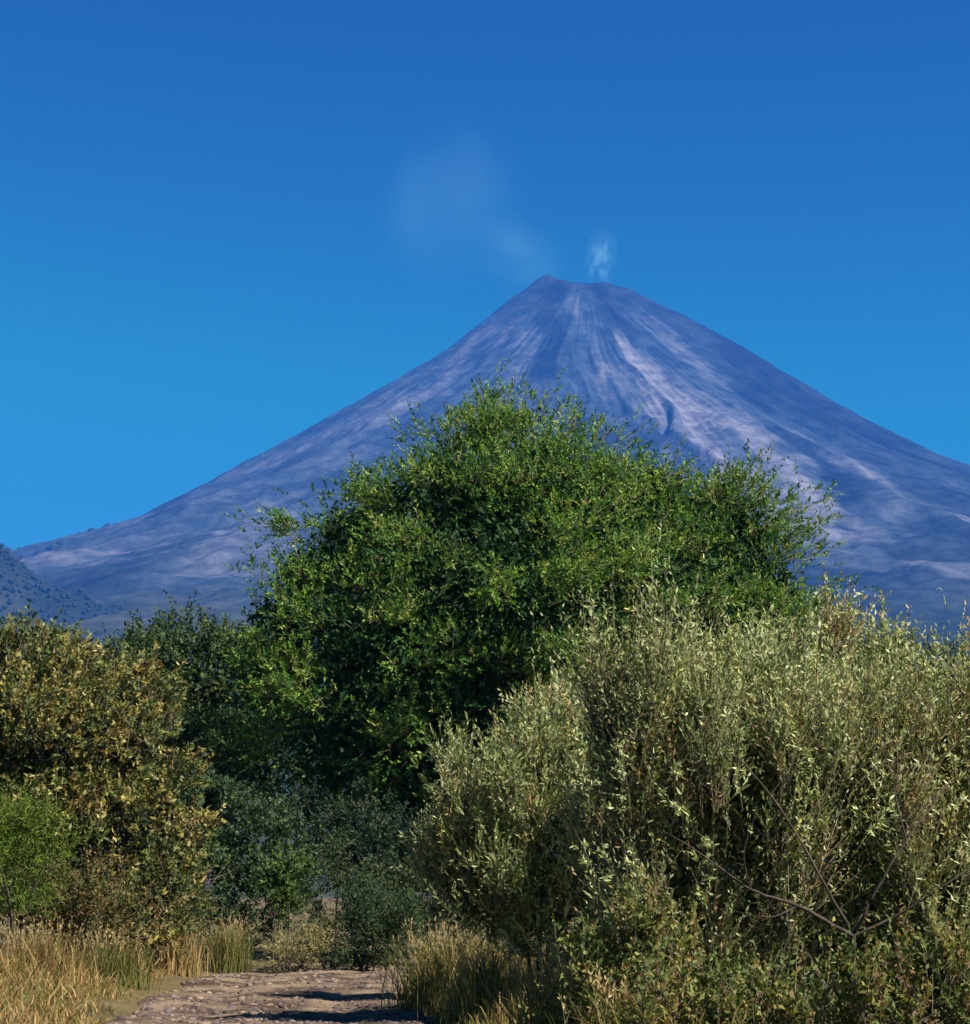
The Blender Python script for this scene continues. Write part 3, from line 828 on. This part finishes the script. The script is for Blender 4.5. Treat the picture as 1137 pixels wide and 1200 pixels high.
for k, (a, b_, c, d) in enumerate([(720, 860, 692, 695), (735, 850, 715, 730), (752, 860, 742, 775), (800, 850, 792, 765), (842, 830, 846, 745), (878, 830, 870, 722), (905, 820, 912, 718),
                                   (940, 830, 946, 712), (958, 830, 963, 678), (985, 850, 992, 768), (1060, 860, 1072, 745), (1085, 860, 1092, 730), (1100, 870, 1106, 772), (1130, 870, 1134, 790),
                                   (775, 850, 766, 785), (690, 920, 664, 830), (860, 820, 856, 742), (1020, 860, 1018, 785), (1045, 860, 1050, 775), (925, 820, 930, 730),
                                   (820, 860, 822, 770), (700, 960, 668, 880), (740, 960, 715, 860), (800, 980, 785, 890), (870, 950, 868, 850), (940, 960, 948, 860), (1030, 980, 1035, 880), (1110, 980, 1118, 880),
                                   (760, 1080, 738, 985), (830, 1070, 822, 975), (700, 1060, 672, 970), (1130, 1080, 1142, 985)]):
    shoot(main, a, b_, c, d, (20 if b_ < 900 else 18.7) + rs_.uniform(-.3, .3), 100 + k, nleaf=110 if b_ < 900 else 70)
b2 = olive('willow_bush', 'olive-grey willow bush overhanging the road beside dry grass', 640, 29,
      [(545, 975, 54, 0), (625, 935, 62, 0), (695, 905, 66, .3), (585, 1030, 72, 0), (680, 1000, 85, .2), (760, 960, 90, .5), (540, 1050, 48, 0), (650, 1090, 70, 0), (750, 1060, 90, .3)], 6000, 62, multi=8, trunk_r=.04, clump=(150, .34, 1.5), core=(2500, .16, (.06, .075, .03)),
      ll=.11, lw=.032, tl=(.35, .8))
for k, (a, b_, c, d) in enumerate([(545, 960, 503, 875), (560, 950, 530, 890), (530, 970, 487, 905), (600, 930, 588, 870), (640, 900, 630, 830), (660, 890, 652, 810), (575, 960, 560, 895), (620, 910, 612, 850)]):
    shoot(b2, a, b_, c, d, 29 + rs_.uniform(-.3, .3), 140 + k, nleaf=90)
b3 = olive('willow_bush', 'yellow-green willow bush rising behind the large olive bush', 920, 27,
      [(880, 825, 50, 0), (930, 810, 48, 0), (820, 850, 45, 0), (900, 870, 90, 0), (1000, 850, 70, 0), (960, 940, 100, 0)], 3200, 63, clump=(120, .32, 1.4), multi=6, trunk_r=.05, ll=.11, lw=.034, tl=(.35, .8))
b4 = olive('willow_bush', 'slender willow bush between overhanging olive bush and big tree', 665, 34,
      [(650, 890, 44, 0), (690, 860, 40, 0), (660, 950, 60, 0), (610, 960, 44, -.3), (640, 1030, 60, 0)], 2600, 64, clump=(110, .32, 1.4), multi=6, trunk_r=.05, ll=.12, lw=.036, tl=(.35, .8))
# low weeds in front of the bushes
WEED = [(.10, .14, .04), (.16, .18, .05), (.24, .20, .06), (.06, .09, .03), (.20, .13, .06)]
for k, (px, dep, spec, n, lab) in enumerate([
    (1060, 17, [(1010, 1180, 34, 0), (1080, 1165, 34, 0), (1135, 1150, 36, 0), (1060, 1215, 55, 0), (1140, 1210, 60, 0)], 700, 'yellow-green broad-leaved weeds under the large olive bush'),
    (860, 17.5, [(830, 1190, 32, 0), (900, 1185, 32, 0), (780, 1195, 30, 0), (870, 1225, 55, 0), (950, 1215, 45, 0)], 480, 'dull green weeds at the foot of the bare forking stem'),
    (720, 19, [(705, 1145, 32, 0), (750, 1120, 36, 0), (660, 1165, 28, 0), (720, 1190, 50, 0), (790, 1140, 38, 0)], 650, 'dark green leafy weeds beside the dry grass tufts'),
]):
    plant('weed_clump', lab, 'weeds', px, dep, spec, n, 70 + k, M['leaf'], WEED, [.3, .25, .15, .2, .1], multi=7, trunk_r=.012, crown='foliage',
          tl=(.2, .5), nl=10, ll=.075, lw=.035, out=.4, up=.7, rnd=.5, spread=.95, shell=.8, gap=.15, stems=(.005, .8), pal_noise=.3, clump=(60, .13, 1.9), rough=.5)

# ------------------------------------------------------------------ grass
def blades(name, P, hts, lean, rng, palette, mat, width, parent=None, base=None, weights=None):
    n = len(P)
    D = rand_unit(n, rng); D[:, 2] = 0; D = norm(D)
    s = np.stack([-D[:, 1], D[:, 0], 0 * D[:, 0]], -1)
    a = rng.uniform(0, 6.28, n); 
    s = np.stack([np.cos(a), np.sin(a), 0 * a], -1)
    h = hts[:, None]; l = (lean * rng.uniform(.3, 1.5, n))[:, None]
    w = (width * rng.uniform(.7, 1.3, n))[:, None]
    up = np.array([0, 0, 1.0])
    m1 = P + up * h * .45 + D * h * l * .2
    m2 = P + up * h * .8 + D * h * l * .55
    t = P + up * h * (1 - .18 * l) + D * h * l * 1.0
    V = np.stack([P - s * w * .5, P + s * w * .5, m1 + s * w * .5, m1 - s * w * .5, m2 + s * w * .33, m2 - s * w * .33, t + s * w * .08, t - s * w * .08], 1)
    f = np.array([(0, 1, 2, 3), (3, 2, 4, 5), (5, 4, 6, 7)])
    F = (f[None] + (np.arange(n) * 8)[:, None, None]).reshape(-1, 4)
    wts = np.array(weights if weights is not None else [1] * len(palette), float); wts /= wts.sum()
    pn = fbm(P * .7, 3, 511)
    pick = np.clip(np.searchsorted(np.cumsum(wts), np.clip(rng.random(n) + .35 * pn, 0, .999)), 0, len(palette) - 1)
    col = np.array(palette)[pick] * rng.uniform(.75, 1.25, (n, 1))
    return mesh_from(name, V.reshape(-1, 3), F, 4, mat, parent=parent, colors=np.repeat(col, 8, 0), world_at=base)
STRAW = [(.11, .13, .03), (.20, .16, .05), (.33, .215, .085), (.38, .26, .115), (.22, .125, .055)]
rng = np.random.default_rng(90)
def verge_points(n, y0, y1, d0, d1, side, rng):
    y = rng.uniform(y0, y1, n); d = d0 + (d1 - d0) * rng.random(n) ** 1.3
    d = d + .35 * vnoise(np.stack([y * .8, 0 * y, 0 * y + side], -1), 13)
    x = road_x(y) + side * (ROAD_W / 2 + d)
    return x, y
x, y = verge_points(27000, 20, 47, -0.2, 5.5, -1, rng)
d = np.abs(x - road_x(y)) - ROAD_W / 2
k = fbm(np.stack([x * .6, y * .6, 0 * x], -1), 3, 17) > -.35
x, y, d = x[k], y[k], d[k]
h = (0.10 + 0.36 * np.clip(d / 1.8, 0, 1)) * rng.uniform(.35, 1.5, len(x)) * (1 + .5 * fbm(np.stack([x * .9, y * .9, 0 * x], -1), 3, 19))
o = blades('dry_grass', np.stack([x, y, ground_z(x, y) - .02], -1), h, .85, rng, STRAW, M['grass'], .014, weights=[.14, .22, .26, .22, .16])
tag(o, 'golden dry grass along the road under the golden shrub', 'grass', kind='stuff')
x, y = verge_points(16000, 17, 46, -0.4, 3.5, 1, rng)
d = np.abs(x - road_x(y)) - ROAD_W / 2
h = (0.12 + 0.4 * np.clip(d / 1.2, 0, 1)) * rng.uniform(.5, 1.4, len(x))
o = blades('dry_grass', np.stack([x, y, ground_z(x, y) - .02], -1), h, .5, rng, STRAW, M['grass'], .012, weights=[.3, .3, .2, .1, .1])
tag(o, 'mixed green and dry grass under the olive bushes', 'grass', kind='stuff')

def tuft(label, px, dep, rad, ht, n, seed, weights, lean=.45, group=None):
    rng = np.random.default_rng(seed)
    b = base_at(px, dep)
    x = b[0] + rng.normal(size=n) * rad * .45; y = b[1] + rng.normal(size=n) * rad * .45
    P = np.stack([x, y, ground_z(x, y) - .02], -1)
    root = empty('grass_tuft', b); tag(root, label, 'grass', group)
    bl = blades('blades', P, ht * rng.uniform(.45, 1.1, n), lean, rng, STRAW, M['grass'], .014, parent=root, base=b, weights=weights)
    bl['kind'] = 'stuff'
    # seed heads on thin stalks
    m = n // 12
    q = P[:m] + rng.normal(size=(m, 3)) * np.array([.1, .1, 0]); tip = q + np.stack([rng.normal(size=m) * .2 * ht, rng.normal(size=m) * .2 * ht, ht * rng.uniform(.9, 1.25, m)], -1)
    nl_ = 7
    t = rng.uniform(.75, 1, (m, nl_))
    Ps = (q[:, None] + (tip - q)[:, None] * t[..., None]).reshape(-1, 3)
    Ds = norm(np.repeat(tip - q, nl_, 0) * .8 + rng.normal(size=(m * nl_, 3)) * .3)
    Vs = leaf_quads(Ps, Ds, np.full(m * nl_, .06), np.full(m * nl_, .016), rng)
    s = norm(np.cross(tip - q, rand_unit(m, rng))) * .003
    Vt = np.stack([q - s, q + s, tip + s * .4, tip - s * .4], 1)
    Va = np.concatenate([Vs, Vt]).reshape(-1, 3)
    hd = mesh_from('seed_heads', Va, np.arange(len(Va)), 4, M['grass'], parent=root, colors=np.tile(np.array([.42, .32, .16]), (len(Va), 1)), world_at=b)
    hd['kind'] = 'stuff'
    return root
tuft('tall yellow-green grass tuft under the overhanging olive bush', 515, 32.5, .62, 1.15, 900, 1, [.4, .3, .2, .05, .05])
tuft('straw grass tuft between road edge and overhanging olive bush', 565, 29, .55, .95, 700, 2, [.25, .3, .25, .1, .1])
tuft('tall dry brown grass tuft at foot of the leafy weeds', 655, 21.5, .5, 1.0, 650, 3, [.15, .25, .25, .15, .2], .6)
tuft('yellow-green tall grass tuft under the dull green weeds', 730, 18.5, .45, .75, 550, 4, [.45, .3, .15, .05, .05])
tuft('pale straw grass tuft at the corner of golden shrub and road', 214, 43, .42, 1.05, 600, 5, [.05, .15, .3, .35, .15], .3)
tuft('green upright grass tuft where the road bends away', 270, 46, .45, 1.15, 600, 6, [.75, .2, .05, .0, .0], .3)
tuft('green and gold grass tuft among the dry grass', 140, 37, .6, .8, 700, 7, [.5, .25, .15, .05, .05])
tuft('tall tawny grass tuft below the feathery shrub', 45, 34, .7, .95, 800, 8, [.1, .2, .3, .2, .2])

# ------------------------------------------------------------------ smoke from the vent
def ball(nu=24, nv=14):
    V = [(0, 0, -1)]
    for i in range(1, nv):
        p = -math.pi / 2 + math.pi * i / nv
        V += [(math.cos(p) * math.cos(2 * math.pi * k / nu), math.cos(p) * math.sin(2 * math.pi * k / nu), math.sin(p)) for k in range(nu)]
    V.append((0, 0, 1)); F = []
    for k in range(nu):
        F.append((0, 1 + (k + 1) % nu, 1 + k)); F.append((len(V) - 1, 1 + (nv - 2) * nu + k, 1 + (nv - 2) * nu + (k + 1) % nu))
        for i in range(nv - 2):
            a, b = 1 + i * nu + k, 1 + i * nu + (k + 1) % nu
            F.append((a, b, b + nu)); F.append((a, b + nu, a + nu))
    return np.array(V, float), np.array(F)
def smoke(label, px, py, rx, rz, tilt, dens, nscale, seed, nmin=.34):
    """a soft-edged puff: density fades from the middle of the puff to its skin and is torn by noise"""
    mt, nn, l = new_mat('smoke')
    tc = nn.new('ShaderNodeTexCoord')
    ln = nn.new('ShaderNodeVectorMath'); ln.operation = 'LENGTH'
    l.new(tc.outputs['Object'], ln.inputs[0])
    fa = nn.new('ShaderNodeMapRange'); fa.interpolation_type = 'SMOOTHERSTEP'
    fa.inputs['From Min'].default_value = 1.0; fa.inputs['From Max'].default_value = 0.1
    l.new(ln.outputs['Value'], fa.inputs['Value'])
    mp = nn.new('ShaderNodeMapping'); mp.inputs['Location'].default_value = (seed * 3.7, seed * 1.3, 0)
    l.new(tc.outputs['Object'], mp.inputs['Vector'])
    nz = nn.new('ShaderNodeTexNoise'); nz.inputs['Scale'].default_value = nscale; nz.inputs['Detail'].default_value = 2; nz.inputs['Distortion'].default_value = .5
    l.new(mp.outputs[0], nz.inputs['Vector'])
    mr = nn.new('ShaderNodeMapRange'); mr.inputs['From Min'].default_value = nmin; mr.inputs['From Max'].default_value = .70
    mr.inputs['To Max'].default_value = dens
    l.new(nz.outputs['Fac'], mr.inputs['Value'])
    mu = nn.new('ShaderNodeMath'); mu.operation = 'MULTIPLY'
    l.new(fa.outputs[0], mu.inputs[0]); l.new(mr.outputs[0], mu.inputs[1])
    pv = nn.new('ShaderNodeVolumePrincipled'); pv.inputs['Color'].default_value = (.50, .95, 1.0, 1)
    l.new(mu.outputs[0], pv.inputs['Density'])
    oo = nn.new('ShaderNodeOutputMaterial'); l.new(pv.outputs[0], oo.inputs['Volume'])
    V, F = ball()
    o = mesh_from('smoke_plume', V, F, 3, mt)
    o.location = at(px, py, VD)
    o.scale = (rx * S, rx * S, rz * S)
    o.rotation_euler = (0, R(tilt), 0)
    tag(o, label, 'smoke', kind='stuff')
smoke('small white smoke wisp rising from the volcano summit', 705, 303, 26, 48, 6, .0085, 2.4, 1, .44)
smoke('faint smoke veil hanging just left of the summit', 612, 300, 78, 56, 35, .00085, 1.3, 2)
smoke('very faint smoke drifting high left of the summit', 525, 235, 115, 130, 30, .00045, 1.2, 3)

# ------------------------------------------------------------------ haze
def haze_box():
    x0, x1, y0, y1, z0, z1 = -17500, 17500, -600, 19500, -420, VH + 760
    V = np.array([(x, y, z) for z in (z0, z1) for y in (y0, y1) for x in (x0, x1)], float)
    F = np.array([(0, 2, 3, 1), (4, 5, 7, 6), (0, 1, 5, 4), (2, 6, 7, 3), (0, 4, 6, 2), (1, 3, 7, 5)])
    m, n, l = new_mat('haze_air')
    pv = n.new('ShaderNodeVolumePrincipled')
    pv.inputs['Color'].default_value = (.045, .28, 1.0, 1)
    pv.inputs['Density'].default_value = 6.0e-5
    pv.inputs['Anisotropy'].default_value = 0.0
    oo = n.new('ShaderNodeOutputMaterial'); l.new(pv.outputs[0], oo.inputs['Volume'])
    o = mesh_from('haze', V, F, 4, m)
    tag(o, 'thin blue haze filling the air', 'haze', kind='stuff')
haze_box()
